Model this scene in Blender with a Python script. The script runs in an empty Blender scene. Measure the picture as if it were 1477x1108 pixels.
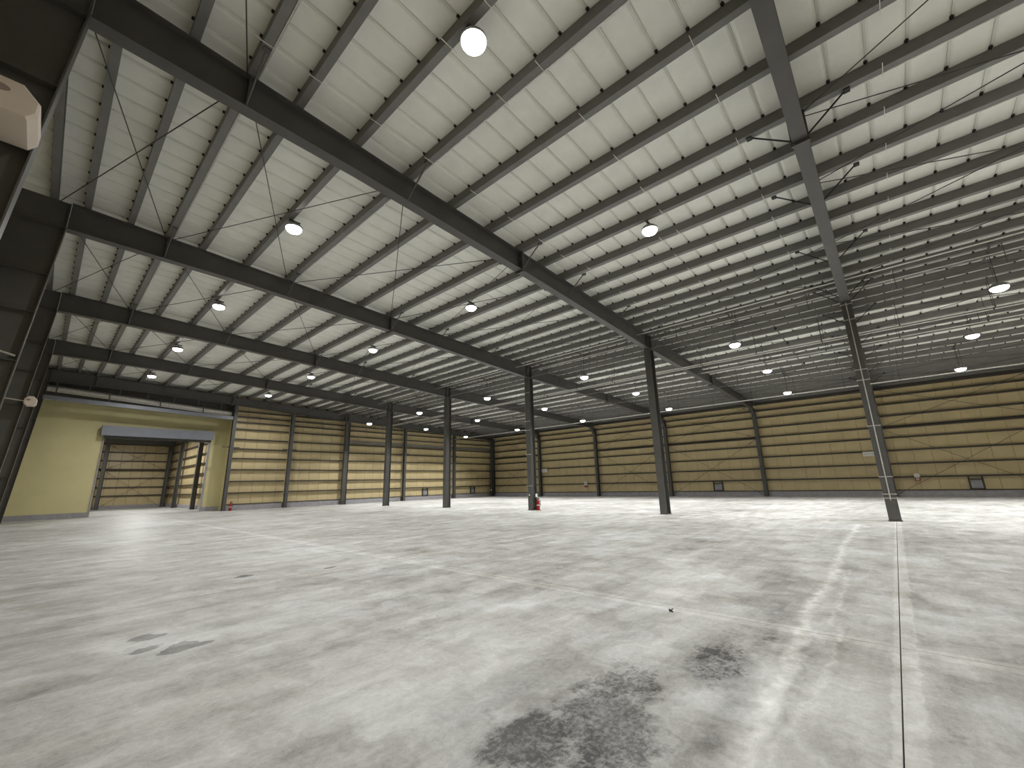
import bpy, bmesh, math, random
from mathutils import Vector, Matrix
random.seed(7)
S = bpy.context.scene
COL = S.collection

# ------------------------------------------------------------------ camera
cam_d = bpy.data.cameras.new('camera'); cam = bpy.data.objects.new('camera', cam_d); COL.objects.link(cam)
cam_d.sensor_fit = 'HORIZONTAL'; cam_d.sensor_width = 36.0; cam_d.lens = 598.3 / 1477 * 36.0
cam_d.clip_start = 0.05; cam_d.clip_end = 300
CX, CY, CZ = -17.478, -0.238, 1.4
right = Vector((0.67008541, -0.74187581, -0.02461352))
up = Vector((-0.15693278, -0.17400035, 0.97216047))
fwd = Vector((0.7255051, 0.64756788, 0.23301973))
M = Matrix((right, up, -fwd)).transposed().to_4x4(); M.translation = Vector((CX, CY, CZ))
cam.matrix_world = M
S.camera = cam

# ------------------------------------------------------------------ world, exposure
W = bpy.data.worlds.new('night'); S.world = W; W.use_nodes = True
W.node_tree.nodes['Background'].inputs[0].default_value = (0.01, 0.012, 0.016, 1)
W.node_tree.nodes['Background'].inputs[1].default_value = 0.3
S.view_settings.view_transform = 'Standard'; S.view_settings.look = 'None'
S.view_settings.gamma = 1.0; S.view_settings.use_curve_mapping = False
S.view_settings.exposure = 0.12
LAMP_W = 175.0          # watts of each high-bay lamp's downward light
LENS_E = 14.0           # emission of the glowing lens
LAMP_C = (1.0, 0.995, 0.97)

# ------------------------------------------------------------------ layout (metres)
B = 7.131               # bay between frames
FR = [i * B for i in range(6)]
YB, YE = -2 * B, 36.1   # building ends
XL, XR = -19.15, 19.3   # side wall faces
def zr(x): return 7.87 - 0.043 * x        # rafter top / purlin underside
def zc(x): return zr(x) + 0.24            # roof underside
NODES = [-18.3, -16.1, -12.8, -8.75, -6.4, -3.2, -0.3, 2.85, 6.0, 8.95, 12.1, 15.2, 18.4]
PUR = [-18.4, -17.8, -16.95, -16.12, -15.3, -14.1, -12.8, -11.45, -10.1, -8.8, -7.7, -6.57, -5.45, -4.4, -3.3,
       -2.35, -1.5, -0.65, 0.2, 1.0, 1.83, 2.68, 3.53, 4.67, 6.0, 7.1, 8.3, 9.6, 10.9, 12.1, 13.4, 14.6, 15.6, 16.5, 17.3, 18.1, 18.9]

# ------------------------------------------------------------------ materials
def newmat(name):
    m = bpy.data.materials.new(name); m.use_nodes = True
    nt = m.node_tree; b = nt.nodes['Principled BSDF']
    return m, nt, b
def N(nt, typ, **kw):
    n = nt.nodes.new(typ)
    for k, v in kw.items():
        if k == 'op': n.operation = v
        elif k == 'ins':
            for i, val in v.items():
                if isinstance(val, bpy.types.NodeSocket): nt.links.new(val, n.inputs[i])
                else: n.inputs[i].default_value = val
        else: setattr(n, k, v)
    return n
def simple(name, c, rough=0.5, metal=0.0, var=0.12, scale=3.0, bump=0.0, spec=0.5, stretch=(1, 1, 1), bscale=None):
    m, nt, b = newmat(name)
    g = N(nt, 'ShaderNodeNewGeometry')
    mp = N(nt, 'ShaderNodeMapping', ins={0: g.outputs['Position'], 3: stretch})
    no = N(nt, 'ShaderNodeTexNoise', ins={'Vector': mp.outputs[0], 'Scale': scale, 'Detail': 5.0, 'Roughness': 0.6})
    cr = N(nt, 'ShaderNodeMapRange', ins={0: no.outputs[0], 1: 0.3, 2: 0.7, 3: 1 - var, 4: 1 + var})
    mx = N(nt, 'ShaderNodeVectorMath', op='SCALE', ins={0: c[:3]}); nt.links.new(cr.outputs[0], mx.inputs['Scale'])
    nt.links.new(mx.outputs[0], b.inputs['Base Color'])
    b.inputs['Roughness'].default_value = rough; b.inputs['Metallic'].default_value = metal
    b.inputs['Specular IOR Level'].default_value = spec
    if bump:
        n2 = N(nt, 'ShaderNodeTexNoise', ins={'Vector': mp.outputs[0], 'Scale': bscale or scale * 8, 'Detail': 3.0})
        bp = N(nt, 'ShaderNodeBump', ins={'Height': n2.outputs[0], 'Strength': bump, 'Distance': 0.01})
        nt.links.new(bp.outputs[0], b.inputs['Normal'])
    return m
def emit(name, c, e):
    m, nt, b = newmat(name)
    b.inputs['Base Color'].default_value = (0.8, 0.8, 0.8, 1)
    b.inputs['Emission Color'].default_value = (*c, 1); b.inputs['Emission Strength'].default_value = e
    return m
MAT = dict(
    steel=simple('painted_steel', (0.082, 0.080, 0.075), 0.45, var=0.1, bump=0.03),
    purlin=simple('purlin_steel', (0.165, 0.162, 0.152), 0.42, var=0.1),
    girt=simple('girt_steel', (0.05, 0.042, 0.034), 0.5, var=0.1),
    dark=simple('dark_bracket', (0.02, 0.02, 0.02), 0.6),
    rod=simple('rod_steel', (0.05, 0.048, 0.045), 0.45),
    galv=simple('galvanised', (0.62, 0.61, 0.58), 0.35, metal=0.6, var=0.15, scale=9),
    quilt=simple('roof_lining', (0.82, 0.825, 0.765), 0.5, var=0.05, scale=2.2, bump=0.25, bscale=7),
    joint=simple('roof_joint', (0.30, 0.30, 0.27), 0.6),
    tan=simple('tan_panel', (0.58, 0.475, 0.27), 0.36, var=0.07, scale=1.2, bump=0.06, bscale=30),
    tang=simple('panel_seam_cover', (0.58, 0.475, 0.27), 0.17, var=0.05),
    tanj=simple('panel_joint', (0.20, 0.155, 0.08), 0.6),
    yellow=simple('yellow_panel', (0.66, 0.60, 0.325), 0.5, var=0.05, scale=0.8, bump=0.05, bscale=40),
    curb=simple('curb_concrete', (0.34, 0.33, 0.35), 0.75, var=0.14, scale=4),
    shut=simple('shutter_box', (0.25, 0.265, 0.31), 0.4, var=0.05),
    cream=simple('cream_plastic', (0.60, 0.52, 0.44), 0.6, var=0.04),
    cream_shade=simple('cream_port_shade', (0.26, 0.21, 0.18), 0.7, var=0.04),  # darker cream, stands for the shade inside the oval port
    white=simple('white_paint', (0.72, 0.70, 0.66), 0.5, var=0.04),
    red=simple('red_paint', (0.30, 0.012, 0.015), 0.35, var=0.04),
    black=simple('black_rubber', (0.015, 0.015, 0.015), 0.6),
    alu=simple('lamp_aluminium', (0.35, 0.35, 0.35), 0.4, metal=0.7),
    grey=simple('grey_vent', (0.42, 0.42, 0.44), 0.5, var=0.05),
    lens=emit('lamp_lens', LAMP_C, LENS_E),
)

def floor_mat():
    m, nt, b = newmat('concrete_floor')
    L = nt.links.new
    g = N(nt, 'ShaderNodeNewGeometry')
    P0 = g.outputs['Position']
    wn = N(nt, 'ShaderNodeTexNoise', ins={'Vector': P0, 'Scale': 1.6, 'Detail': 4.0, 'Roughness': 0.6})
    wv = N(nt, 'ShaderNodeVectorMath', op='SUBTRACT', ins={0: wn.outputs['Color'], 1: (0.5, 0.5, 0.5)})
    ws = N(nt, 'ShaderNodeVectorMath', op='SCALE', ins={0: wv.outputs[0]}); ws.inputs['Scale'].default_value = 0.9
    PW = N(nt, 'ShaderNodeVectorMath', op='ADD', ins={0: P0, 1: ws.outputs[0]}).outputs[0]   # warped position
    sx = N(nt, 'ShaderNodeSeparateXYZ', ins={0: P0}); X, Y = sx.outputs[0], sx.outputs[1]
    def noise(v, sc, det=5.0, ro=0.6, st=(1, 1, 1)):
        mp = N(nt, 'ShaderNodeMapping', ins={0: v, 3: st})
        return N(nt, 'ShaderNodeTexNoise', ins={'Vector': mp.outputs[0], 'Scale': sc, 'Detail': det, 'Roughness': ro}).outputs[0]
    def math(op, a, c=None, cl=False):
        n = N(nt, 'ShaderNodeMath', op=op, ins={0: a} if c is None else {0: a, 1: c}); n.use_clamp = cl
        return n.outputs[0]
    def rng(v, a, c, d=0.0, e=1.0):
        return N(nt, 'ShaderNodeMapRange', ins={0: v, 1: a, 2: c, 3: d, 4: e}).outputs[0]
    def blob(x, y, rx, ry, rot=0.0, src=None):
        mp = N(nt, 'ShaderNodeMapping', vector_type='TEXTURE', ins={0: src or PW, 1: (x, y, 0), 2: (0, 0, rot), 3: (rx, ry, 1000)})
        ln = N(nt, 'ShaderNodeVectorMath', op='LENGTH', ins={0: mp.outputs[0]}).outputs['Value']
        return N(nt, 'ShaderNodeMapRange', interpolation_type='SMOOTHSTEP', ins={0: ln, 1: 1.0, 2: 0.25, 3: 0.0, 4: 1.0}).outputs[0]
    def segs(pts, w, soft, src=None):
        out = None
        for (x0, y0), (x1, y1) in zip(pts[:-1], pts[1:]):
            d = Vector((x1 - x0, y1 - y0)); ln = d.length; a = __import__('math').atan2(d.y, d.x)
            mp = N(nt, 'ShaderNodeMapping', vector_type='TEXTURE', ins={0: src or PW, 1: ((x0 + x1) / 2, (y0 + y1) / 2, 0), 2: (0, 0, a)})
            s = N(nt, 'ShaderNodeSeparateXYZ', ins={0: mp.outputs[0]})
            ax = math('MAXIMUM', math('SUBTRACT', math('ABSOLUTE', s.outputs[0]), ln / 2), 0.0)
            dd = math('SQRT', math('ADD', math('MULTIPLY', ax, ax), math('MULTIPLY', s.outputs[1], s.outputs[1])))
            v = N(nt, 'ShaderNodeMapRange', interpolation_type='SMOOTHSTEP', ins={0: dd, 1: w + soft, 2: w - soft, 3: 0.0, 4: 1.0}).outputs[0]
            out = v if out is None else math('MAXIMUM', out, v)
        return out
    big = noise(PW, 0.33, 6.0, 0.62)
    mid = noise(PW, 1.5, 6.0, 0.65, (1, 1.5, 1))
    trow = noise(P0, 1.3, 6.0, 0.7, (0.35, 2.2, 1))         # trowel streaks along X
    trow2 = noise(PW, 2.2, 5.0, 0.7, (2.4, 0.5, 1))
    fine = noise(P0, 26.0, 4.0, 0.7)
    speck = noise(P0, 110.0, 2.0, 0.6)
    v = rng(big, 0.32, 0.68, -0.10, 0.10)
    v = math('ADD', v, rng(mid, 0.32, 0.68, -0.115, 0.115))
    v = math('ADD', v, rng(trow, 0.32, 0.68, -0.075, 0.075))
    v = math('ADD', v, rng(trow2, 0.3, 0.7, -0.045, 0.045))
    v = math('ADD', v, rng(fine, 0.3, 0.7, -0.045, 0.045))
    v = math('ADD', v, rng(speck, 0.3, 0.7, -0.035, 0.035))
    # pale bands trowelled along the joints
    edge = rng(noise(P0, 6.0, 3.0), 0.3, 0.7, -0.02, 0.02)
    def band(c, cen, hw):
        d = math('ADD', math('ABSOLUTE', math('SUBTRACT', c, cen)), edge)
        return N(nt, 'ShaderNodeMapRange', interpolation_type='SMOOTHSTEP', ins={0: d, 1: hw + 0.012, 2: hw - 0.012}).outputs[0]
    by = band(Y, -0.05, 0.075); bx = band(X, -12.52, 0.11); b7 = band(Y, 7.3, 0.11)
    pale = math('MAXIMUM', math('MULTIPLY', by, 0.095), math('MULTIPLY', bx, 0.085))
    pale = math('MAXIMUM', pale, math('MULTIPLY', b7, 0.06))
    v = math('ADD', v, pale)
    # cement dust drag marks
    wn2 = N(nt, 'ShaderNodeTexNoise', ins={'Vector': P0, 'Scale': 5.0, 'Detail': 4.0})
    wv2 = N(nt, 'ShaderNodeVectorMath', op='SUBTRACT', ins={0: wn2.outputs['Color'], 1: (0.5, 0.5, 0.5)})
    ws2 = N(nt, 'ShaderNodeVectorMath', op='SCALE', ins={0: wv2.outputs[0]}); ws2.inputs['Scale'].default_value = 0.22
    PS = N(nt, 'ShaderNodeVectorMath', op='ADD', ins={0: P0, 1: ws2.outputs[0]}).outputs[0]
    t1 = segs([(-1.5, 0.8), (-6.6, 0.8), (-9.6, 0.66), (-11.7, 0.72), (-12.75, 0.66), (-13.5, 0.62), (-14.1, 0.62), (-14.6, 0.61), (-14.95, 0.58), (-15.4, 0.6)], 0.05, 0.055, PS)
    t2 = segs([(-9.0, 0.55), (-12.1, 0.46), (-12.7, 0.37), (-13.5, 0.38), (-14.1, 0.42), (-14.5, 0.5), (-14.9, 0.5)], 0.022, 0.03, PS)
    tn = rng(noise(P0, 9.0, 4.0), 0.35, 0.6, 0.35, 1.0)
    v = math('ADD', v, math('MULTIPLY', math('ADD', math('MULTIPLY', t1, 0.23), math('MULTIPLY', t2, 0.13)), tn))
    t3 = segs([(-11.5, 0.98), (-12.8, 0.9), (-13.6, 0.84), (-14.3, 0.80), (-14.9, 0.78)], 0.06, 0.07, PS)
    t4 = segs([(-12.3, 0.60), (-13.0, 0.55), (-13.8, 0.52), (-14.4, 0.53), (-15.0, 0.50)], 0.02, 0.03, PS)
    v = math('SUBTRACT', v, math('MULTIPLY', math('ADD', math('MULTIPLY', t3, 0.12), math('MULTIPLY', t4, 0.09)), tn))
    # soft pale clearings and soft darker clouds
    for (x, y, rx, ry, r, a) in [(-11.1, 2.2, 2.4, 0.9, 0.3, 0.09), (-15.2, 2.9, 1.1, 0.8, 0, 0.06), (-16.3, 3.5, 1.2, 1.0, 0, 0.05), (-13.6, 1.6, 0.9, 0.35, 0.3, 0.03),
                                 (-9.8, 1.35, 1.6, 0.45, 0.1, -0.085), (-14.2, 4.7, 1.1, 0.55, 0.4, -0.06), (-13.1, 5.6, 1.4, 0.5, 0.2, -0.05),
                                 (-15.1, 1.45, 1.3, 1.0, 0.2, -0.10), (-13.6, 1.15, 1.0, 0.42, 0.1, -0.10), (-12.9, 2.1, 1.5, 0.35, 0.35, -0.045), (-16.9, 4.9, 0.5, 0.4, 0, -0.07), (-11.6, 1.05, 1.6, 0.35, 0.0, -0.06), (-13.3, 6.4, 1.6, 0.5, 0.3, -0.06), (-13.4, -0.55, 1.0, 0.3, 0.0, -0.05)]:
        v = math('ADD', v, math('MULTIPLY', blob(x, y, rx, ry, r), a))
    # damp dark blotches with a broken edge
    crust = rng(noise(P0, 7.5, 7.0, 0.72), 0.43, 0.56)
    crust2 = rng(noise(P0, 30.0, 4.0, 0.7), 0.40, 0.6, 0.55, 1.0)
    dk = None
    for (x, y, rx, ry, r, a) in [(-15.0, 1.32, 0.72, 0.50, 0.5, 1.15), (-15.42, 1.52, 0.50, 0.42, 0.2, 1.1), (-14.45, 1.45, 0.60, 0.45, 0.4, 0.75),
                                 (-13.7, 1.05, 0.65, 0.30, 0.15, 0.85), (-15.5, 1.12, 0.40, 0.26, 0, 0.9), (-13.0, 0.86, 0.40, 0.16, 0.0, 0.45)]:
        w_ = math('MULTIPLY', blob(x, y, rx, ry, r, PS), a)
        dk = w_ if dk is None else math('MAXIMUM', dk, w_)
    dkm = math('MULTIPLY', math('MULTIPLY', rng(math('ADD', dk, math('ADD', math('MULTIPLY', crust, 0.38), rng(noise(P0, 3.2, 4.0), 0.3, 0.7, -0.25, 0.35))), 0.54, 1.15), crust2), 1.0, True)
    v = math('SUBTRACT', v, math('MULTIPLY', dkm, 0.29))
    sm = None
    for (x, y, rx, ry, r) in [(-16.61, 5.15, 0.15, 0.07, 0.2), (-16.40, 4.94, 0.13, 0.09, 0.6), (-16.24, 4.92, 0.13, 0.05, 0), (-16.53, 5.58, 0.13, 0.09, 0), (-16.31, 5.02, 0.08, 0.08, 0),
                              (-14.94, 8.16, 0.12, 0.09, 0), (-13.73, 7.64, 0.12, 0.06, 0)]:
        w_ = blob(x, y, rx * 1.5, ry * 1.6, r, PS); sm = w_ if sm is None else math('MAXIMUM', sm, w_)
    v = math('SUBTRACT', v, math('MULTIPLY', rng(math('ADD', sm, rng(noise(P0, 14.0, 4.0), 0.3, 0.7, -0.25, 0.25)), 0.32, 0.46), 0.26))
    v = math('MAXIMUM', math('ADD', v, 0.405), 0.05)
    tint = N(nt, 'ShaderNodeMix', data_type='RGBA', ins={0: rng(math('ADD', math('MULTIPLY', mid, 0.5), math('MULTIPLY', big, 0.5)), 0.38, 0.58)})
    tint.inputs[6].default_value = (1.0, 0.975, 0.895, 1); tint.inputs[7].default_value = (0.975, 0.99, 0.985, 1)
    sc = N(nt, 'ShaderNodeVectorMath', op='SCALE', ins={0: tint.outputs[2]}); L(v, sc.inputs['Scale'])
    L(sc.outputs[0], b.inputs['Base Color'])
    L(rng(math('ADD', mid, math('MULTIPLY', dkm, -0.2)), 0.2, 0.8, 0.42, 0.56), b.inputs['Roughness'])
    b.inputs['Specular IOR Level'].default_value = 0.5
    bp = N(nt, 'ShaderNodeBump', ins={'Height': math('ADD', math('MULTIPLY', fine, 0.6), math('MULTIPLY', mid, 0.8)), 'Strength': 0.25, 'Distance': 0.006})
    L(bp.outputs[0], b.inputs['Normal'])
    return m
MAT['floor'] = floor_mat()

# ------------------------------------------------------------------ mesh helpers
class MB:
    def __init__(s): s.v = []; s.f = []; s.mi = []
    def poly(s, vs, fs, mi=0):
        o = len(s.v); s.v += [tuple(p) for p in vs]
        for f in fs: s.f.append(tuple(o + i for i in f)); s.mi.append(mi)
    def box(s, x0, x1, y0, y1, z0, z1, mi=0):
        s.poly([(x0, y0, z0), (x1, y0, z0), (x1, y1, z0), (x0, y1, z0), (x0, y0, z1), (x1, y0, z1), (x1, y1, z1), (x0, y1, z1)],
               [(0, 3, 2, 1), (4, 5, 6, 7), (0, 1, 5, 4), (1, 2, 6, 5), (2, 3, 7, 6), (3, 0, 4, 7)], mi)
    def prism(s, prof, a, b, ax, mi=0):
        """profile list of 2-D points extruded from a to b along axis ax (the other two axes in x,y,z order)"""
        n = len(prof); vs = []
        for t in (a, b):
            for p in prof:
                q = list(p); q.insert(ax, t); vs.append(q)
        fs = [(i, (i + 1) % n, n + (i + 1) % n, n + i) for i in range(n)] + [tuple(range(n - 1, -1, -1)), tuple(range(n, 2 * n))]
        s.poly(vs, fs, mi)
    def tube(s, p0, p1, r, n=6, mi=0, r1=None):
        p0, p1 = Vector(p0), Vector(p1); d = (p1 - p0).normalized()
        a = d.orthogonal().normalized(); c = d.cross(a); vs = []
        for p, rr in ((p0, r), (p1, r if r1 is None else r1)):
            for i in range(n):
                t = 2 * math.pi * i / n; vs.append(p + a * math.cos(t) * rr + c * math.sin(t) * rr)
        fs = [(i, (i + 1) % n, n + (i + 1) % n, n + i) for i in range(n)] + [tuple(range(n - 1, -1, -1)), tuple(range(n, 2 * n))]
        s.poly(vs, fs, mi)
    def lathe(s, prof, n=16, c=(0, 0, 0), mi=0):
        vs = []; m = len(prof)
        for r, z in prof:
            for i in range(n):
                t = 2 * math.pi * i / n; vs.append((c[0] + r * math.cos(t), c[1] + r * math.sin(t), c[2] + z))
        fs = [(j * n + i, j * n + (i + 1) % n, (j + 1) * n + (i + 1) % n, (j + 1) * n + i) for j in range(m - 1) for i in range(n)]
        fs += [tuple(range(n - 1, -1, -1)), tuple(range((m - 1) * n, m * n))]
        s.poly(vs, fs, mi)
    def mesh(s, name, mats):
        me = bpy.data.meshes.new(name); me.from_pydata(s.v, [], s.f)
        for m in (mats if isinstance(mats, (list, tuple)) else [mats]): me.materials.append(MAT[m])
        me.polygons.foreach_set('material_index', s.mi)
        bm = bmesh.new(); bm.from_mesh(me); bmesh.ops.recalc_face_normals(bm, faces=bm.faces); bm.to_mesh(me); bm.free()
        return me
    def obj(s, name, mats, parent=None, loc=None):
        return link(name, s.mesh(name, mats), parent, loc)
def link(name, me, parent=None, loc=None):
    o = bpy.data.objects.new(name, me); COL.objects.link(o)
    if loc is not None: o.location = loc
    if parent is not None: o.parent = parent
    return o
def empty(name, loc=(0, 0, 0)):
    o = link(name, None, None, loc); o.empty_display_size = 0.2; return o
def tag(o, label=None, cat=None, group=None, kind=None):
    if label: o['label'] = label
    if cat: o['category'] = cat
    if group: o['group'] = group
    if kind: o['kind'] = kind
    return o
def struct(o): o['kind'] = 'structure'; return o

# ------------------------------------------------------------------ floor: base slab and jointed slabs
m = MB(); m.box(XL - 0.2, XR + 0.2, YB - 0.2, 37.6, -0.3, -0.045); m.box(XL - 0.2, -8.2, 37.6, 55.4, -0.3, -0.045)
floor = struct(m.obj('floor', 'dark'))
xs = [XL - 0.1, -12.5, -6.2, 0.15, 6.4, 12.8, XR + 0.1]
ys = [YB - 0.1, -7.13, 0.0, 7.13, 14.26, 21.39, 28.52, 36.2]
for i in range(len(xs) - 1):
    for j in range(len(ys) - 1):
        gx = 0.003; m = MB()
        g0 = 0.004 if abs(ys[j]) < 0.1 else 0.003; g1 = 0.004 if abs(ys[j + 1]) < 0.1 else 0.003
        o0 = -0.02 if g0 > 0.0035 else 0; o1 = -0.02 if g1 > 0.0035 else 0
        m.box(xs[i] + gx, xs[i + 1] - gx, ys[j] + g0 + o0, ys[j + 1] - g1 + o1, -0.05, 0.0)
        m.obj('floor_slab', 'floor', floor)
m = MB(); m.box(XL - 0.1, -8.3, 36.203, 55.3, -0.05, 0.0); m.obj('floor_slab', 'floor', floor)
m = MB(); m.box(-8.294, XR + 0.1, 36.203, 37.5, -0.05, 0.0); m.obj('floor_slab', 'floor', floor)

# ------------------------------------------------------------------ roof: deck, lining panels, tabs, purlins, rods
m = MB()
x0, x1 = XL - 0.2, XR + 0.2
m.prism([(x0, zc(x0) + 0.05), (x1, zc(x1) + 0.05), (x1, zc(x1) + 0.16), (x0, zc(x0) + 0.16)], YB - 0.2, 37.8, 1)
ceil = struct(m.obj('ceiling', 'joint'))
PW_ = 0.535
m = MB()
prof = [(-0.265, 0.05), (-0.252, 0.036), (-0.234, 0.010), (-0.20, 0.0), (0.20, 0.0), (0.234, 0.010), (0.252, 0.036), (0.265, 0.05)]
st = []
for a, c in zip([XL] + PUR, PUR + [XR]): st += [a + 0.04, (a + c) / 2]
st.append(XR)
vs = []; fs = []
for i, x in enumerate(st):
    sag = -0.018 if i % 2 == 1 else 0.0
    for (y, z) in prof: vs.append((x, y, zc(x) + z + sag * (1 - (abs(y) / 0.26) ** 2)))
k = len(prof)
for i in range(len(st) - 1):
    for j in range(k - 1): fs.append((i * k + j, i * k + j + 1, (i + 1) * k + j + 1, (i + 1) * k + j))
m.poly(vs, fs)
pme = m.mesh('roof_panel', 'quilt')
n0 = int(math.floor((YB - 1.56) / PW_)) ; SE = []
for q in range(n0, 68):
    y = 1.56 + PW_ * q
    if y + PW_ > 37.7: break
    SE.append(y); link('roof_panel', pme, ceil, (0, y + PW_ / 2, 0))
m = MB()
for x in PUR:
    for y in SE:
        m.prism([(y - 0.04, zc(x) + 0.04), (y + 0.04, zc(x) + 0.04), (y, zc(x) - 0.03)], x - 0.065, x - 0.02, 0)
tag(m.obj('seam_tab', 'dark', ceil), kind='stuff')
# purlins: C section running the whole length
def purlin_mesh():
    m = MB(); t = 0.012; w = 0.105; h = 0.232
    m.prism([(-0.03, 0), (w, 0), (w, 0.03), (w - t, 0.03), (w - t, t), (-0.03 + t, t), (-0.03 + t, h - t), (w - t, h - t), (w - t, h - 0.03), (w, h - 0.03), (w, h), (-0.03, h)], YB, 37.2, 1)
    return m.mesh('purlin', 'purlin')
pm = purlin_mesh()
for x in PUR: link('purlin', pm, ceil, (x, 0, zr(x) + 0.003))
m = MB()
for x in (-16.12, -12.8, -8.8, -6.57): m.tube((x + 0.11, YB, zr(x) + 0.03), (x + 0.11, 35.3, zr(x) + 0.03), 0.016, 6)
m2 = None
for x in (-16.12, -12.8, -8.8, -6.57):
    m = MB(); m.tube((0, YB, 0), (0, 35.3, 0), 0.02, 6)
    m.obj('purlin_edge_conduit', 'galv', ceil, (x + 0.128, 0, zr(x) + 0.015))
# thin straps crossing under the purlins
for (a, c, y) in [(-18.4, -12.8, 4.01), (-16.1, -7.7, 6.22), (-16.1, -6.5, 3.1), (-12.8, 18, 1.0), (-12.8, 18, -1.3), (-6.4, 18, 3.6), (-6.4, 18, 6.0)]:
    for x in [p for p in PUR if a - 0.2 <= p <= c]:
        m = MB(); m.tube((x - 0.14, y, zr(x) - 0.004), (x + 0.2, y, zr(x) - 0.004), 0.007, 4); m.obj('sag_strap', 'white', ceil)
    if len([1 for p in PUR if a <= p <= c]) > 200: break
# roof cross bracing rods with turnbuckles
def brace(p0, p1, parent, r=0.011):
    m = MB(); m.tube(p0, p1, r, 6)
    a, c = Vector(p0), Vector(p1); d = (c - a).normalized()
    m.tube(a + d * 0.32, a + d * 0.58, r * 2.0, 6)
    m.obj('brace_rod', 'rod', parent)
for fi in range(-1, 5):
    ya, yb = fi * B, (fi + 1) * B
    for a, c in zip(NODES[:-1], NODES[1:]):
        if fi == 0 and -16.2 < a < -3.3: continue
        brace((a + 0.05, ya + 0.12, zr(a) - 0.07), (c - 0.05, yb - 0.12, zr(c) - 0.07), ceil)
        brace((c - 0.05, ya + 0.12, zr(c) - 0.09), (a + 0.05, yb - 0.12, zr(a) - 0.09), ceil)

# ------------------------------------------------------------------ frames: rafters and columns
BOT = [(-18.2, 7.93), (-14.0, 7.88), (-8.75, 7.66), (0.0, 7.20), (8.9, 6.96), (14.4, 6.74), (19.05, 6.58)]
ordn = ['nearest', 'second', 'third', 'fourth', 'fifth', 'rearmost']
def zb(x):
    for (a, za), (c, zc_) in zip(BOT[:-1], BOT[1:]):
        if x <= c: return za + (zc_ - za) * (x - a) / (c - a)
    return BOT[-1][1]
def rafter(i, y):
    r = empty('roof_rafter', (0, y, 7.9))
    lab = ['dark steel roof rafter passing overhead, carried by the big right-hand column with white conduit',
           'dark steel rafter crossing the picture from the upper left corner, nearest complete one',
           'dark steel rafter on the column with the fire extinguisher',
           'dark steel rafter third from the end wall, behind the extinguisher column row',
           'dark steel rafter next in front of the end wall',
           'dark steel rafter lying against the top of the end wall'][i]
    tag(r, lab, 'beam', 'roof rafters')
    L = [(-18.03, 7.928 - 7.9)] + [(x, z - 7.9) for x, z in BOT[1:]]; hw = 0.125
    top = [(XR - 0.25, zr(XR - 0.25) - 7.905), (-18.03, zr(-18.03) - 7.905)]
    m = MB(); pr = L + top
    m.prism([(p[0], p[1]) for p in pr], -0.008, 0.008, 1); m.obj('web', 'steel', r)
    m = MB()
    for (a, c) in zip(L[:-1], L[1:]): m.prism([(a[0], a[1] - 0.02), (c[0], c[1] - 0.02), (c[0], c[1]), (a[0], a[1])], -hw, hw, 1)
    m.obj('bottom_flange', 'steel', r)
    m = MB(); (c, a) = top; m.prism([(a[0], a[1] - 0.018), (c[0], c[1] - 0.018), (c[0], c[1]), (a[0], a[1])], -hw, hw, 1); m.obj('top_flange', 'steel', r)
    for x in (-8.75, 8.9):
        m = MB(); m.box(x - 0.03, x + 0.03, -0.15, 0.15, zb(x) - 7.9 - 0.09, zr(x) - 7.9 + 0.02)
        for s in (-0.1, 0.1): m.tube((x - 0.05, s, zb(x) - 7.9 - 0.06), (x + 0.05, s, zb(x) - 7.9 - 0.06), 0.016, 6)
        m.obj('splice_plate', 'steel', r)
    for x in (-18.05, -0.02, 0.32, -16.1):
        for s in (-1, 1):
            m = MB(); m.box(x - 0.008, x + 0.008, min(0, s * 0.115), max(0, s * 0.115), zb(max(x, -18.2)) - 7.9, zr(x) - 7.93); m.obj('stiffener', 'steel', r)
    for x in NODES[1:-1] + [0.3]:
        if x in (-18.3,): continue
        for s in (-1, 1):
            if i == 5 and s == 1: continue
            m = MB(); m.tube((x, s * 0.10, zb(x) - 7.9 + 0.02), (x + 0.03, s * 0.80, zr(x) - 7.9 + 0.02), 0.018, 4)
            m.box(x - 0.03, x + 0.09, s * 0.80 - 0.05, s * 0.80 + 0.05, zr(x) - 7.92, zr(x) - 7.83)
            m.obj('fly_brace', 'dark' if i == 0 else 'steel', r)
for i, y in enumerate(FR): rafter(i, y)

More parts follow.
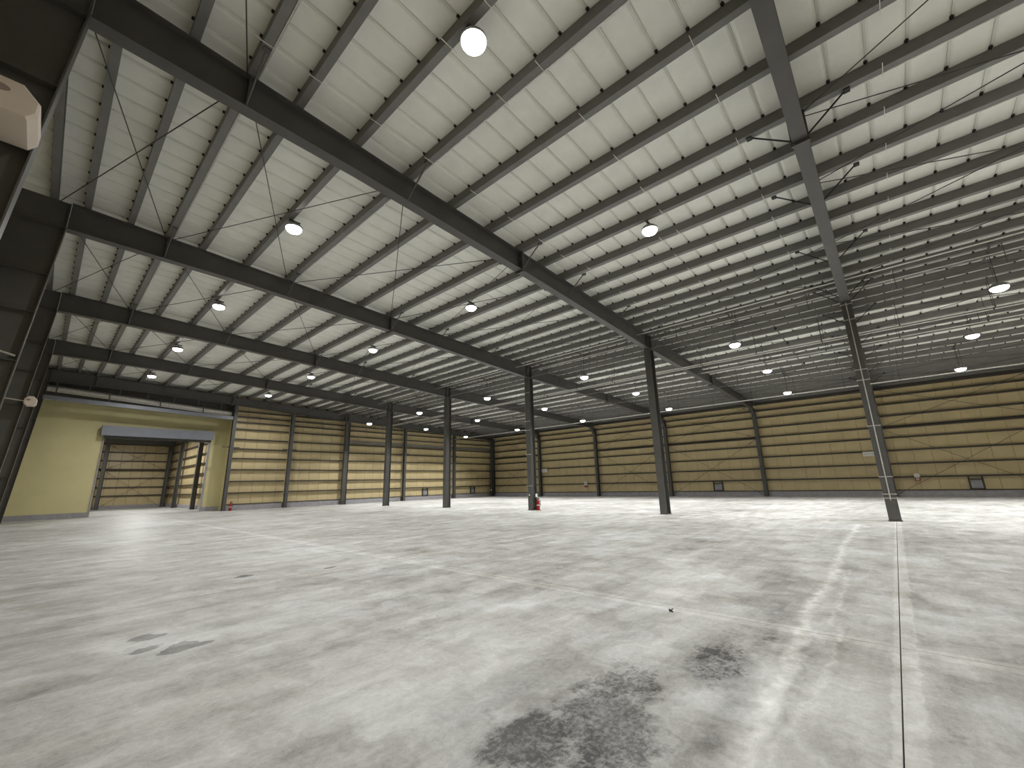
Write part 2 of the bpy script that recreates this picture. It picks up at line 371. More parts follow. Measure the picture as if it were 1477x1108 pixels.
def hsec(m, x0, x1, y, hw, z0, z1, t=0.016):
    m.box(x0, x0 + t, y - hw, y + hw, z0, z1); m.box(x1 - t, x1, y - hw, y + hw, z0, z1); m.box(x0 + t, x1 - t, y - 0.006, y + 0.006, z0, z1)
mlab = ['big dark steel column at right with a white conduit down its face',
        'dark steel column just right of the picture centre, second nearest',
        'dark steel column with conduits and the fire extinguisher at its foot',
        'bare dark steel column left of the fire extinguisher column',
        'bare dark steel column next in front of the end wall',
        'dark steel column standing against the end wall under the middle of the hall']
for i, y in enumerate(FR):
    c = empty('steel_column', (0, y, 0)); tag(c, mlab[i], 'column', 'centre row columns')
    xx = (-0.02, 0.38) if i < 5 else (0.10, 0.5); dy = 0.0 if i < 5 else -0.12
    m = MB(); hsec(m, xx[0], xx[1], dy, 0.145, 0.02, 7.16 if i < 5 else 7.1); m.obj('shaft', 'steel', c)
    m = MB(); m.box(xx[0] - 0.03, xx[1] + 0.03, dy - 0.165, dy + 0.165, 0, 0.02); m.obj('base_plate', 'steel', c)
    m = MB(); m.box(xx[0] - 0.02, xx[1] + 0.02, dy - 0.14, dy + 0.14, 7.155, 7.178); m.obj('cap_plate', 'steel', c)
    if i in (0, 2):
        yy = 0.0 if i == 0 else 0.165
        xc = xx[0] - 0.022 if i == 0 else 0.02
        m = MB(); m.tube((xc, yy, 0.62), (xc, yy, 7.1), 0.016, 8); cd = m.obj('conduit', 'galv', c)
        if i == 2:
            m = MB(); m.tube((xx[0] - 0.02, 0.03, 0.75), (xx[0] - 0.02, 0.03, 0.82), 0.035, 8)
            m.obj('socket_box', 'white', c)
        for z in ([0.68, 0.8, 1.32, 2.9, 4.4, 4.75, 6.5, 7.05] if i == 0 else [1.25, 2.9, 4.2, 4.7, 6.3]):
            m = MB(); m.box(xx[0] - 0.012, xx[0] - 0.002, -0.145, 0.145, z - 0.012, z + 0.012); m.box(xx[0] - 0.03, xx[0], -0.165, -0.145, z - 0.02, z + 0.02); m.box(xx[0] - 0.03, xx[0], 0.145, 0.165 + (0.03 if i == 2 else 0), z - 0.02, z + 0.02)
            m.obj('pipe_clamp', 'galv', c)

# left side columns: tapered, deep at the knee
for i in range(0, 6):
    y = FR[i]
    c = empty('wall_column', (-18.8, y, 0))
    tag(c, ['dark tapered steel column at the left edge beside the camera',
            'huge dark tapered steel column filling the upper left corner',
            'dark tapered column at left edge, second one away',
            'dark tapered column at left edge bearing the small cream box',
            'dark tapered column at left edge, last one before the yellow wall',
            'dark tapered column standing at the left end of the yellow wall'][i], 'column', 'left side columns')
    xi0, xi1, xo = 0.25, 0.62 + 0.13, -0.3     # inner face at floor and knee, local x
    if i == 0: xi0, xi1 = 0.1, 0.45
    def xin(z): return xi0 + (xi1 - xi0) * min(z, 7.93) / 7.93
    ztop = zr(-18.8) - 0.01
    m = MB(); m.prism([(xo, 0.02), (xi0, 0.02), (xi1, 7.93), (xi1, ztop - 0.02), (xo, ztop)], -0.008, 0.008, 1); m.obj('web', 'steel', c)
    m = MB(); m.prism([(xi0, 0.02), (xi0 + 0.018, 0.02), (xi1 + 0.018, 7.93), (xi1, 7.93)], -0.13, 0.13, 1); m.obj('inner_flange', 'steel', c)
    m = MB(); m.box(xo - 0.018, xo, -0.13, 0.13, 0.02, ztop); m.obj('outer_flange', 'steel', c)
    m = MB(); m.box(xo - 0.03, xi0 + 0.05, -0.16, 0.16, 0, 0.02); m.obj('base_plate', 'steel', c)
    for z in (2.2, 4.4, 5.61, 6.6, 7.9):
        for s in (-1, 1):
            m = MB(); m.box(xo, xin(z), min(0, s * 0.12), max(0, s * 0.12), z - 0.007, z + 0.007); m.obj('stiffener', 'steel', c)
# far side columns
for i in range(-1, 6):
    y = i * B
    c = empty('wall_column', (19.0, y, 0))
    tag(c, {-1: 'dark steel column of the far wall, beyond the right picture edge', 0: 'dark steel column of the far wall hidden behind the big right-hand column',
            1: 'dark steel column of the far wall with the rafter knee brace, between the two vents',
            2: 'dark steel column of the far wall just right of the second nearest hall column',
            3: 'dark steel column of the far wall right of the small white and red notice',
            4: 'dark steel column of the far wall just right of the fire extinguisher column', 5: 'dark steel column in the far corner of the hall'}[i], 'column', 'far wall columns')
    h = 6.56
    m = MB(); hsec(m, -0.16, 0.14, 0, 0.125, 0.02, h)
    if i == 5: m.box(-0.42, -0.16, -0.012, 0.012, 0.02, h); m.box(-0.43, -0.42, -0.12, 0.12, 0.02, h)
    m.obj('shaft', 'steel', c)
    m = MB(); m.box(-0.2, 0.17, -0.16, 0.16, 0, 0.02); m.obj('base_plate', 'steel', c)
    m = MB(); m.prism([(-0.16, h - 0.55), (-0.16, h - 0.48), (-0.75, h + 0.03), (-0.85, h + 0.03)], -0.1, 0.1, 1); m.obj('knee_brace', 'steel', c)

# ------------------------------------------------------------------ walls
GZ = [1.17, 2.0, 2.85, 3.67, 4.38, 5.1, 5.86, 6.4]
def panel_mesh(h0, h1, axis, side, w=0.83, mats=('tan', 'tanj'), g=0.004):
    """sheet with a proud rounded seam along one edge; runs along axis (0=x,1=y), faces 'side' on the other axis"""
    m = MB(); s = side
    def ex(pr, mi):
        m.prism([((a, c * s) if axis == 0 else (c * s, a)) for a, c in pr], h0, h1, 2, mi)
    ex([(g, 0), (g + 0.008, 0.008), (w - 0.05, 0.008), (w - g, 0.008), (w - g, -0.03), (g, -0.03)], 0)
    rc = w - 0.028; n = 7
    ex([(rc - 0.022 * math.cos(math.pi * t / n), 0.0082 + 0.018 * math.sin(math.pi * t / n)) for t in range(n + 1)], 1)
    return m.mesh('wall_panel', ['tan', 'tang'])
def girt(axis, a, c, pos, z, side, parent, name='girt', d=0.19, h=0.075):
    m = MB(); t = 0.01; s = side
    pr = [(0, -h / 2), (d, -h / 2), (d, h / 2 + 0.02), (d - t, h / 2 + 0.02), (d - t, -h / 2 + t), (0, -h / 2 + t)]
    if axis == 1: m.prism([(pos + p * s, z + q) for p, q in pr], a, c, 1)
    else: m.prism([(pos + p * s, z + q) for p, q in pr], a, c, 0)
    return m.obj(name, 'girt', parent)
# far side wall ("right")
m = MB(); m.box(XR + 0.035, XR + 0.2, YB - 0.2, YE + 0.2, -0.02, zc(XR) + 0.04)
wr = struct(m.obj('wall_right', 'tanj'))
pmr = panel_mesh(0.36, zc(XR) + 0.03, 1, -1, g=0.0006)
y = YE - 0.05 - 0.83
while y > YB:
    link('wall_panel', pmr, wr, (XR, y, 0)); y -= 0.83
for i in range(-2, 5):
    a, c = i * B + 0.13, (i + 1) * B - 0.13
    if i == 4: c = 36.0
    for z in GZ + [7.05]: girt(1, a, c, XR - 0.02, z, -1, wr)
    m = MB(); m.box(XR - 0.15, XR, a, c, 0.36, 0.41); m.obj('sill_angle', 'girt', wr)
    if i in (-1, 1, 2, 4):
        m = MB(); m.tube((19.0, a, 4.30), (19.0, c, 4.30), 0.06, 10); m.obj('strut', 'girt', wr)
        for (p0, z0, p1, z1) in ((a, 0.12, c, 4.22), (a, 4.22, c, 0.12), (a, 4.4, c, 6.9), (a, 6.9, c, 4.4)):
            brace((18.93, p0, z0), (18.93, p1, z1), wr, 0.012)
m = None
for i in range(-2, 5):
    for h in (0, 1):
        a = i * B + h * B / 2; c = a + B / 2; c = min(c, YE)
        m = MB(); m.box(XR - 0.12, XR + 0.03, a + 0.004, c - 0.004, 0, 0.355); m.obj('curb_block', 'curb', wr)
m = MB(); m.box(XR - 0.22, XR + 0.01, YB, YE, 6.86, 7.0); m.obj('eave_strut', 'girt', wr)
# end wall ("back"), right of the yellow recess
m = MB(); m.box(-8.35, XR + 0.2, YE + 0.035, YE + 0.2, -0.02, 8.6)
wb = struct(m.obj('wall_back', 'tanj'))
x = -8.3
while x < XR - 0.1:
    pmb = panel_mesh(0.40, zc(x) + 0.03, 0, -1) if True else None
    link('wall_panel', pmb, wb, (x, YE, 0)); x += 0.83
ECX = [-8.45, -4.35, 0.31, 6.45, 12.85, 18.9]
for k, (a, c) in enumerate(zip(ECX[:-1], ECX[1:])):
    a += 0.12; c -= 0.12
    for z in [g + 0.03 for g in GZ] + ([6.83, 7.25] if k < 2 else [6.83]): 
        if z < zb((a + c) / 2) + 0.1: girt(0, a, c, YE - 0.02, z, -1, wb)
    m = MB(); m.box(a, c, YE - 0.15, YE, 0.395, 0.44); m.obj('sill_angle', 'girt', wb)
    for q in range(2):
        w = (c - a) / 2; m = MB(); m.box(a + q * w + 0.004, a + (q + 1) * w - 0.004, YE - 0.12, YE + 0.03, 0, 0.39); m.obj('curb_block', 'curb', wb)
m = MB(); m.box(0.6, 18.8, YE - 0.19, YE - 0.03, 5.30, 5.52); m.obj('band_beam', 'purlin', wb)
elab = {-8.45: 'slim steel post where the yellow wall meets the tan end wall', -4.35: 'slim steel post dividing the bright tan end wall left of the centre column',
        6.45: 'slim steel post of the end wall, first right of the centre column', 12.85: 'slim steel post of the end wall next to the far corner'}
for x, lab in elab.items():
    c = empty('end_wall_post', (x, FR[5], 0)); tag(c, lab, 'column', 'end wall posts')
    ht = zb(x) - 0.03; m = MB()
    m.box(-0.11, 0.11, -0.15, -0.136, 0.02, ht); m.box(-0.11, 0.11, 0.136, 0.15, 0.02, ht); m.box(-0.006, 0.006, -0.136, 0.136, 0.02, ht); m.obj('shaft', 'steel', c)
    m = MB(); m.box(-0.15, 0.15, -0.18, 0.18, 0, 0.02); m.obj('base_plate', 'steel', c)
    for s in (-1, 1):
        m = MB(); m.box(min(s * 0.1, s * 0.55), max(s * 0.1, s * 0.55), 0.05, 0.11, 4.47, 4.53); m.obj('bracket', 'steel', c)
# left side wall
m = MB(); m.box(XL - 0.2, XL - 0.035, YB - 0.2, 37.6, -0.02, zc(XL) + 0.04)
wl = struct(m.obj('wall_left', 'tanj'))
pml = panel_mesh(0.36, zc(XL) + 0.02, 1, 1)
y = YB
while y < 37.5:
    link('wall_panel', pml, wl, (XL - 0.005, y, 0)); y += 0.83
for i in range(-2, 5):
    a, c = i * B + 0.13, (i + 1) * B - 0.13
    for z in GZ + [6.83, 7.5]: girt(1, a, c, XL + 0.03, z, 1, wl, d=0.06)
    m = MB(); m.box(XL - 0.03, XL + 0.1, i * B + 0.14, (i + 1) * B - 0.14, 0, 0.355); m.obj('curb_block', 'curb', wl)
# wall behind the camera
m = MB(); m.box(XL - 0.2, XR + 0.2, YB - 0.4, YB - 0.2, -0.02, 9.0); struct(m.obj('wall_front', 'tan'))

# ------------------------------------------------------------------ recess with the yellow partition and the opening
YY = 37.4
OX0, OX1, OZ = -15.15, -9.42, 5.15
m = MB(); m.box(XL - 0.1, OX0, YY, YY + 0.15, 0.0, 8.75); m.box(OX1, -8.0, YY, YY + 0.15, 0.0, 8.75); m.box(OX0, OX1, YY, YY + 0.15, OZ, 8.75)
wy = struct(m.obj('wall_partition', 'yellow'))
m = MB(); m.box(-8.35, -8.25, 35.85, YY, 0.0, 8.75); struct(m.obj('wall_return', 'yellow'))
for a, c in ((XL, OX0 - 0.08), (OX1 + 0.08, -8.36)):
    m = MB(); m.box(a, c, YY - 0.07, YY - 0.005, 0.0, 0.15); m.box(a, c, YY - 0.05, YY - 0.005, 0.15, 0.3); struct(m.obj('baseboard_back', 'curb'))
for x in (OX0, OX1):
    m = MB(); m.box(x - 0.04, x + 0.04, YY - 0.06, YY + 0.20, 0.0, OZ + 0.05); m.obj('jamb', 'curb', wy)
s = empty('shutter_box', (-12.4, YY - 0.285, 5.05)); tag(s, 'long blue-grey roller shutter housing over the opening in the yellow wall', 'shutter')
m = MB(); m.box(-2.95, 1.85, -0.28, 0.27, 0.0, 0.62); m.obj('housing', 'shut', s)
m = MB(); m.box(1.86, 3.05, -0.20, 0.27, 0.02, 0.66); m.obj('motor_cover', 'shut', s)
m = MB(); m.box(-2.75, 3.0, 0.05, 0.11, -0.16, 0.0); m.obj('bottom_bar', 'steel', s)
d = empty('foil_duct', (XL + 0.95, 36.1, 7.60)); tag(d, 'shiny round duct running above the yellow wall under the rafter', 'duct')
m = MB(); m.tube((0, 0, 0), (9.58, 0, -0.58), 0.20, 16); m.obj('duct_run', 'galv', d)
for q in range(7):
    x = 0.5 + q * 1.4; z = -0.0605 * x
    m = MB(); m.tube((x - 0.03, 0, z + 0.002), (x + 0.03, 0, z - 0.002), 0.207, 16); m.tube((x, 0, z + 0.2), (x, 0, zr(x - 18.2) - 7.6 + 0.02), 0.01, 5); m.obj('band', 'galv', d)
m = MB(); m.prism([(XL, 7.05), (-8.36, 6.72), (-8.36, zc(-8.36) + 0.03), (XL, zc(XL) + 0.03)], 36.5, 36.56, 1); struct(m.obj('trim_1', 'steel'))
h = empty('header_beam', (-18.1, 35.6, 7.0)); tag(h, 'grey channel beam along the top of the yellow wall', 'beam')
m = MB(); m.prism([(-0.05, -0.17), (9.5, -0.50), (9.5, -0.26), (-0.05, 0.07)], -0.09, 0.09, 1); m.obj('channel', 'shut', h)
for k, x in enumerate((0.4, 2.7, 5.2, 7.6)):
    m = MB(); m.box(x, x + 0.06, -0.03, 0.03, -0.2 - 0.034 * x, 0.75 - 0.034 * x); m.obj('hanger', 'steel', h)
# annex room behind the opening
AY = 55.0
m = MB(); m.box(XL - 0.2, -8.2, AY + 0.035, AY + 0.2, -0.02, 6.6)
wa = struct(m.obj('wall_annex_back', 'tanj'))
pma = panel_mesh(0.3, 6.45, 0, -1)
x = XL
while x < -8.9: link('wall_panel', pma, wa, (x, AY, 0)); x += 0.83
for z in (1.16, 1.94, 2.78, 3.62, 4.41, 5.22, 6.0): girt(0, XL, -8.8, AY - 0.02, z, -1, wa)
m = MB(); m.tube((XL, AY - 0.3, 3.55), (-8.9, AY - 0.3, 3.55), 0.07, 8); m.obj('strut', 'girt', wa)
for (a, za, c, zc2) in ((-13.6, 0.1, -9.2, 3.5), (-13.6, 3.5, -9.2, 0.1), (-13.6, 3.6, -9.2, 5.9), (-13.6, 5.9, -9.2, 3.6)):
    brace((a, AY - 0.34, za), (c, AY - 0.34, zc2), wa, 0.012)
m = MB(); m.box(XL, -8.7, AY - 0.1, AY + 0.03, 0, 0.3); m.obj('curb_block', 'curb', wa)
m = MB(); m.box(-8.565, -8.4, YY + 0.16, AY + 0.2, -0.02, 6.6); war = struct(m.obj('wall_annex_right', 'tanj'))
pmc = panel_mesh(0.3, 6.45, 1, -1); y = YY + 0.2
while y < AY - 0.5: link('wall_panel', pmc, war, (-8.6, y, 0)); y += 0.83
for z in (1.16, 1.94, 2.78, 3.62, 4.41, 5.22, 6.0): girt(1, YY + 0.2, AY, -8.62, z, -1, war)
m = MB(); m.box(-8.72, -8.57, YY + 0.2, AY, 0, 0.3); m.obj('curb_block', 'curb', war)
m = MB(); m.box(XL - 0.2, XL, 37.6, AY + 0.2, -0.02, 6.6); struct(m.obj('wall_annex_left', 'tan'))
m = MB(); m.box(XL - 0.2, -8.2, YY + 0.16, AY + 0.2, 6.5, 6.7); struct(m.obj('ceiling_annex', 'joint'))
for (x, y, lab) in ((-13.75, 53.6, 'light grey steel column at the left of the room seen through the opening'), (-9.0, 54.5, 'dark steel column in the rear corner of the room behind the opening'),
                    (-8.98, 49.15, 'dark steel column midway along the side wall of the room behind the opening'), (-8.98, 42.1, 'dark steel column of the room behind the opening, nearest the right jamb')):
    c = empty('annex_column', (x, y, 0)); tag(c, lab, 'column', 'columns of the room behind the opening')
    m = MB(); hsec(m, -0.15, 0.15, 0, 0.13, 0.02, 6.3); m.obj('shaft', 'steel', c)
    m = MB(); m.box(-0.2, 0.2, -0.17, 0.17, 0, 0.02); m.obj('base_plate', 'steel', c)
m = MB(); m.box(-14.0, -8.8, 53.45, 53.7, 5.95, 6.35); tag(m.obj('annex_beam', 'steel'), 'dark cross beam at the ceiling of the room behind the opening', 'beam')

# ------------------------------------------------------------------ high-bay lamps
lens_me = None
def lamp(x, y, z, label, hang, grp='high-bay lamps', boost=False):
    o = empty('high_bay_lamp', (x, y, z)); tag(o, label, 'lamp', grp)
    key = 'h%.2f' % hang
    if key not in LM:
        a = MB(); a.lathe([(0.195, 0.0), (0.19, -0.035), (0.165, -0.07), (0.115, -0.10), (0.05, -0.112)], 20)
        b_ = MB(); b_.lathe([(0.215, 0.0), (0.215, 0.05), (0.20, 0.06), (0.13, 0.075), (0.12, 0.14), (0.10, 0.15)], 20)
        for q in range(12):
            t = q * math.pi / 6; b_.prism([(0.125, 0.07), (0.215, 0.06), (0.135, 0.13)], -0.004, 0.004, 1)
            for vi in range(len(b_.v) - 6, len(b_.v)):
                vx, vy, vz = b_.v[vi]; b_.v[vi] = (vx * math.cos(t) - vy * math.sin(t), vx * math.sin(t) + vy * math.cos(t), vz)
        c = MB(); c.tube((0, 0, 0.15), (0, 0, hang), 0.012 if hang > 0.4 else 0.02, 6)
        if hang > 0.4: c.tube((0.25, 0, 0.3), (0.25, 0, hang), 0.006, 5); c.tube((0.1, 0, 0.14), (0.25, 0, 0.3), 0.006, 5)
        else: c.box(-0.14, 0.14, -0.03, 0.03, hang - 0.03, hang)
        if hang > 0.7: c.box(-0.62, 0.75, -0.025, 0.025, hang - 0.03, hang + 0.005)
        LM[key] = (a.mesh('lens', 'lens'), b_.mesh('housing', 'alu'), c.mesh('hanger', 'rod'))
    for nm, me in zip(('lens', 'housing', 'hanger'), LM[key]): link(nm, me, o)
    l = bpy.data.objects.new('lamp_light', LD3 if boost else (LD if hang < 0.7 else LD2)); COL.objects.link(l); l.parent = o; l.location = (0, 0, -0.12)
    return o
LM = {}
LD = bpy.data.lights.new('lamp_light', 'AREA'); LD.shape = 'DISK'; LD.size = 0.34; LD.energy = LAMP_W; LD.color = LAMP_C; LD.spread = math.radians(155)
LD2 = LD.copy(); LD2.energy = LAMP_W * 1.35; LD2.spread = math.radians(122); LD3 = LD.copy(); LD3.energy = LAMP_W * 1.6; LD3.spread = math.pi
pos_w = ['nearest', 'second', 'third', 'fourth', 'fifth', 'sixth']
for (nm, x, z, y0, n, word) in (('A', -13.95, 8.24, 3.543, 5, 'the roof row at far left, fixed close under the roof'), ('B', -7.49, 7.96, 3.543, 5, 'the roof row between left side and centre columns'),
                                ('C', 0.52, 6.64, -3.46, 6, 'the hanging row beside the centre columns'), ('D', 6.38, 6.64, -3.46, 6, 'the hanging row midway to the far wall'), ('E', 11.43, 6.24, -3.46, 6, 'the hanging row nearest the far wall')):
    for k in range(n):
        y = y0 + k * B
        w = pos_w[k] if k < n - 1 else 'rearmost'
        lamp(x, y, z, 'glowing round lamp, %s in %s' % (w, word), round(zr(x) - z, 2))
for (x, z, y) in ((-13.95, 8.24, -3.59), (-7.49, 7.96, -3.59), (-13.95, 8.24, -10.7), (-7.49, 7.96, -10.7), (0.52, 6.64, -10.6), (6.38, 6.64, -10.6), (11.43, 6.24, -10.6)):
    lamp(x, y, z, 'round lamp out of view behind the camera, %s, %s' % ({-13.95: 'over the left side', -7.49: 'between left side and centre row', 0.52: 'beside the centre row', 6.38: 'midway to the far wall', 11.43: 'near the far wall'}[x], 'closer one' if y > -4 else 'farther one'), round(zr(x) - z, 2))
lamp(-12.0, 42.0, 5.9, 'added unseen lamp at the ceiling of the room behind the opening, nearer the shutter', 0.58, boost=True)  # added lamp, hidden by the shutter box, to brighten the annex
lamp(-12.0, 47.0, 6.12, 'added unseen lamp at the ceiling of the room behind the opening, nearer its back wall', 0.38, boost=True)  # second added lamp, kept out of sight, lifts the annex back wall

# ------------------------------------------------------------------ services under the roof
def pipe(label, pts, r, hy, name='service_pipe', cat='pipe', top=None, mat='galv', cl=True):
    o = empty(name, pts[0]); tag(o, label, cat); b0 = Vector(pts[0])
    m = MB()
    for a, c in zip(pts[:-1], pts[1:]): m.tube(Vector(a) - b0, Vector(c) - b0, r, 8)
    m.obj('run', mat, o)
    for y in hy:
        x, z = pts[0][0], pts[0][2]
        m = MB(); m.tube((0, y - b0.y, 0), (0, y - b0.y, zr(x) - z + 0.02), 0.009, 5); m.box(-0.03, 0.03, y - b0.y - 0.02, y - b0.y + 0.02, -r - 0.01, r + 0.015); m.obj('hanger_rod', 'rod', o)
    return o
HY = [1.05 + 2.377 * k for k in range(-6, 15)]
pipe('long pale pipe hanging in front of the far wall top, longest thin bright line', [(12.65, -14, 6.3), (12.65, 35.4, 6.3)], 0.035, HY)
pipe('left one of a pair of slim pipes hung right of the centre columns', [(3.05, -14, 6.78), (3.05, 35.4, 6.78)], 0.026, HY)
pipe('right one of a pair of slim pipes hung right of the centre columns', [(3.30, -14, 6.76), (3.30, 35.4, 6.76)], 0.022, HY[::2])
pipe('short pale pipe run hung beyond the paired pipes', [(4.6, -6, 6.70), (4.6, 6.3, 6.70)], 0.02, HY[4:8])
pipe('bright conduit running along the purlins left of the centre columns', [(-0.87, -14, 7.62), (-0.87, 35.3, 7.62)], 0.022, [])
pipe('bright conduit close under the purlins directly above the centre columns', [(0.42, -14, 7.68), (0.42, 35.3, 7.68)], 0.018, [])
o = pipe('dark cross pipe with valves linking the hung pipes', [(0.6, 2.2, 6.95), (7.6, 2.3, 6.95)], 0.02, [], mat='rod')
for x in (0.0, 2.45, 5.0, 6.9):
    m = MB(); m.box(x - 0.035, x + 0.035, -0.03, 0.05, -0.04, 0.05); m.obj('valve', 'dark', o)
for (x, dz, ys_, lab) in ((0.2, 0.62, HY[4:16], 'dark strut rail hung on rods right beside the centre columns'), (5.99, 0.58, HY[4:18], 'dark strut rail hung on rods midway over the far half'),
                        (9.6, 0.6, HY[5:14], 'dark strut rail hung on rods towards the far wall')):
    z0 = zr(x) - dz
    o = empty('hung_rail', (x, ys_[0], z0)); tag(o, lab, 'rail')
    m = MB(); m.box(-0.02, 0.02, -0.2, ys_[-1] - ys_[0] + 0.2, -0.02, 0.02); m.obj('rail', 'purlin', o)
    for y in ys_:
        m = MB(); m.tube((0, y - ys_[0], 0.02), (0, y - ys_[0], dz + 0.01), 0.010, 5); m.obj('drop_rod', 'rod', o)

# ------------------------------------------------------------------ things on walls and columns
def octbox(loc, w, h, d, label, arm=None):
    o = empty('octagonal_box', loc); tag(o, label, 'box')
    pr = []
    c = 0.3 * w
    for (a, e) in ((-w / 2 + c, -h / 2), (w / 2 - c * 0.5, -h / 2), (w / 2, -h / 2 + c * 0.7), (w / 2, h / 2 - c * 1.2), (w / 2 - c * 1.1, h / 2), (-w / 2 + c, h / 2), (-w / 2, h / 2 - c), (-w / 2, -h / 2 + c)): pr.append((a, e))
    m = MB(); n = len(pr); vs = []
    for (t, s) in ((d / 2, 1.0), (-d / 2 + 0.03, 1.0), (-d / 2, 0.9)):
        for a, e in pr: vs.append((a * s, t, e * s))
    fs = [(j * n + i, j * n + (i + 1) % n, (j + 1) * n + (i + 1) % n, (j + 1) * n + i) for j in range(2) for i in range(n)] + [tuple(range(n)), tuple(range(3 * n - 1, 2 * n - 1, -1))]
    m.poly(vs, fs); m.obj('body', 'cream', o)
    m = MB(); cx_ = -w * 0.18
    m.prism([(cx_ + w * 0.19 * math.cos(t * math.pi / 8), h * 0.14 + h * 0.10 * math.sin(t * math.pi / 8)) for t in range(16)], -d / 2 - 0.008, -d / 2 + 0.004, 1)
    tag(m.obj('port', 'cream_shade', o), 'oval opening, its shade painted as a dark disc')
    if arm:
        m = MB(); m.tube((-w * 0.4, 0, 0), (-arm, 0, 0.05), 0.02, 6); m.tube((-arm, 0, 0.05), (-arm, 0.34, 0.05), 0.02, 6); m.obj('arm', 'galv', o)
    return o
octbox((-18.385, 6.65, 5.735), 0.47, 0.42, 0.66, 'large cream eight-sided box on the huge column in the upper left corner')
octbox((-18.12, 21.05, 4.50), 0.30, 0.34, 0.16, 'small cream eight-sided box on the arm of a left side column', arm=0.6)
m = MB(); m.tube((-18.75, 14.0, 4.60), (-18.30, 14.0, 4.47), 0.022, 6); tag(m.obj('conduit_stub', 'galv'), 'short pale conduit crossing a left side column', 'conduit')

def vent(axis, u, pos, zc_, w, h, label):
    o = empty('wall_vent', (pos, u, 0) if axis == 1 else (u, pos, 0)); tag(o, label, 'vent', 'wall vents')
    def bx(m, a, c, d0, d1, z0, z1):
        if axis == 1: m.box(-d1, -d0, a, c, z0, z1)
        else: m.box(a, c, -d1, -d0, z0, z1)
    m = MB()
    bx(m, -w / 2, -w / 2 + 0.06, 0, 0.17, 0.40, 1.15); bx(m, w / 2 - 0.06, w / 2, 0, 0.17, 0.40, 1.15); bx(m, -w / 2 + 0.06, w / 2 - 0.06, 0, 0.17, 0.95, 1.0); bx(m, -w / 2 + 0.06, w / 2 - 0.06, 0, 0.17, 0.42, 0.46)
    m.obj('frame', 'girt', o)
    m = MB(); bx(m, -w / 2 + 0.09, w / 2 - 0.09, 0.0, 0.08, 0.48, 0.94); m.obj('panel', 'grey', o)
    m = MB()
    for q in range(5): bx(m, -w / 2 + 0.16, w / 2 - 0.16, 0.08, 0.10, 0.53 + q * 0.08, 0.56 + q * 0.08)
    m.obj('louver', 'shut', o)
vent(1, 10.5, XR - 0.02, 0.7, 0.72, 0.6, 'square louvred vent low on the far wall between two crossing rods, near centre right')
vent(1, -3.68, XR - 0.02, 0.7, 0.62, 0.6, 'square louvred vent low on the far wall at the far right')
vent(0, 9.25, YE - 0.02, 0.7, 0.66, 0.6, 'square louvred vent low on the end wall, left of the last end wall post')
vent(0, 15.85, YE - 0.02, 0.7, 0.66, 0.6, 'square louvred vent low on the end wall beside the far corner')
def plate(y, z, w, h, parts, name, label, cat, d=0.08):
    o = empty(name, (XR - 0.22, y, z)); tag(o, label, cat)
    for (nm, mat, a, c, z0, z1, dd) in parts:
        m = MB(); m.box(-d - dd, 0 if dd == 0 else -d, a, c, z0, z1); m.obj(nm, mat, o)
    return o
plate(0.84, 2.72, .6, .26, [('body', 'white', -0.30, 0.30, -0.15, 0.15, 0), ('cover', 'grey', -0.24, 0.24, -0.02, 0.0, 0.01)], 'emergency_light', 'wide white box on the far wall just left of the big right-hand column', 'light fitting')
plate(27.96, 2.66, .6, .26, [('body', 'white', -0.36, 0.36, -0.18, 0.18, 0), ('cover', 'grey', -0.28, 0.28, -0.02, 0.0, 0.01)], 'emergency_light', 'wide white box on the far wall just right of the extinguisher column', 'light fitting')
plate(-1.22, 1.15, .2, .4, [('backplate', 'white', -0.13, 0.13, 0.0, 0.24, 0), ('lower_plate', 'red', -0.13, 0.13, -0.22, 0.0, 0), ('alarm_face', 'white', -0.07, 0.07, -0.17, -0.04, 0.01), ('button', 'dark', -0.03, 0.03, -0.13, -0.08, 0.03)],
      'alarm_point', 'white and red call point right of the big right-hand column', 'alarm')
plate(22.83, 1.12, .3, .5, [('backplate', 'white', -0.17, 0.17, -0.1, 0.27, 0), ('lower_plate', 'red', -0.15, 0.15, -0.28, -0.1, 0), ('button', 'red', -0.04, 0.04, 0.03, 0.10, 0.03)],
      'alarm_point', 'white call point with red foot on the far wall near the centre', 'alarm')
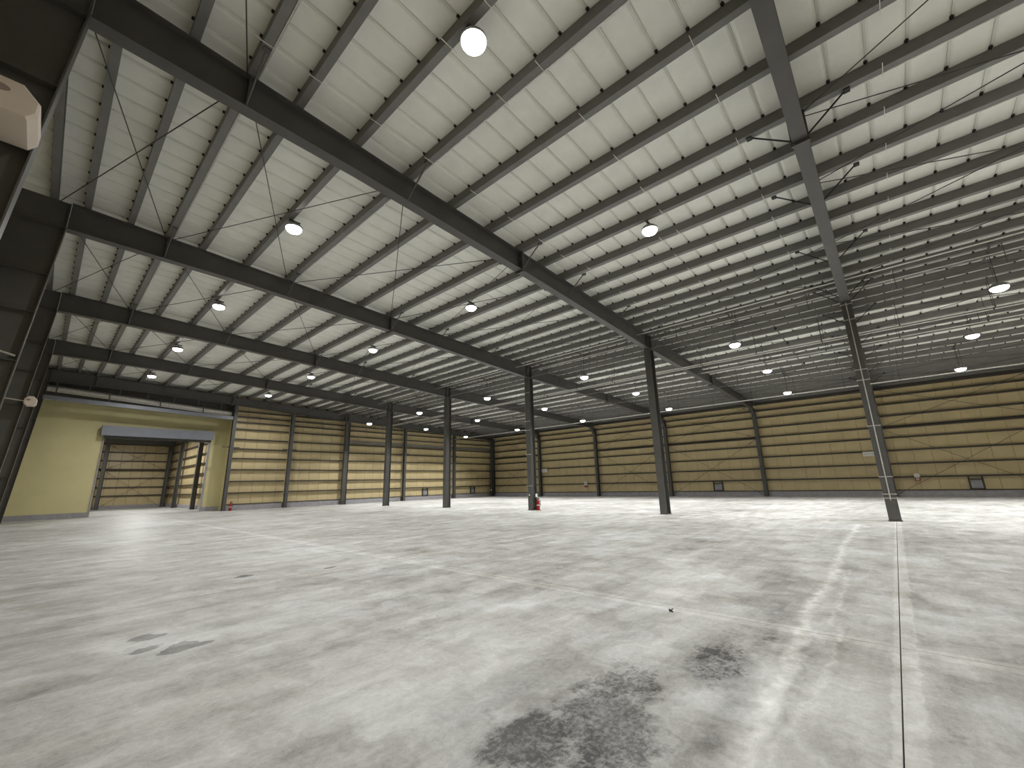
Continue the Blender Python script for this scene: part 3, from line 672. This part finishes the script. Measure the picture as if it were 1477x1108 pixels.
m = MB(); m.box(18.50, 18.569, 35.56, 35.66, 0.62, 0.8); tag(m.obj('socket_box', 'white'), 'tiny white box low on the column in the far corner', 'box')

def extinguisher(x, y, label, s=1.0):
    o = empty('fire_extinguisher', (x, y, 0)); tag(o, label, 'extinguisher', 'fire extinguishers')
    m = MB(); m.lathe([(0.07 * s, 0.03), (0.085 * s, 0.05), (0.085 * s, 0.40 * s), (0.07 * s, 0.46 * s), (0.035 * s, 0.50 * s), (0.03 * s, 0.53 * s)], 14); m.obj('cylinder', 'red', o)
    m = MB(); m.box(-0.03, 0.03, -0.025, 0.025, 0.53 * s, 0.57 * s); m.box(-0.02, 0.11, -0.012, 0.012, 0.57 * s, 0.585 * s); m.box(-0.02, 0.10, -0.012, 0.012, 0.60 * s, 0.612 * s); m.obj('handle', 'black', o)
    m = MB(); pts = [(0.03, 0, 0.55 * s), (0.10, -0.05, 0.5 * s), (0.115, -0.07, 0.35 * s), (0.10, -0.06, 0.2 * s)]
    for a, c in zip(pts[:-1], pts[1:]): m.tube(a, c, 0.012, 6)
    m.obj('hose', 'black', o)
    m = MB(); m.tube((0, 0, 0), (0, 0, 0.028), 0.13 * s, 16); m.obj('stand', 'red', o)
    m = MB(); m.lathe([(0.087 * s, 0.22 * s), (0.087 * s, 0.27 * s)], 14); m.obj('paper_band', 'cream', o)
    return o
extinguisher(0.28, 13.98, 'red fire extinguisher standing at the foot of the centre column with conduits', 1.05)
extinguisher(-8.12, 35.3, 'red fire extinguisher at the post beside the yellow wall', 1.05)
m = MB(); m.box(0.24, 0.38, 14.09, 14.115, 0.66, 0.84); tag(m.obj('extinguisher_notice', 'white'), 'small pale notice plate above the extinguisher on the centre column', 'sign')
o = empty('wood_chip', (-12.64, 1.84, 0)); tag(o, 'small dark scrap lying on the pale floor joint', 'scrap')
m = MB(); m.tube((-0.03, -0.03, 0.008), (0.03, 0.03, 0.008), 0.008, 5); m.tube((-0.02, 0.01, 0.006), (0.04, -0.01, 0.018), 0.006, 5); m.obj('splinter', 'dark', o)
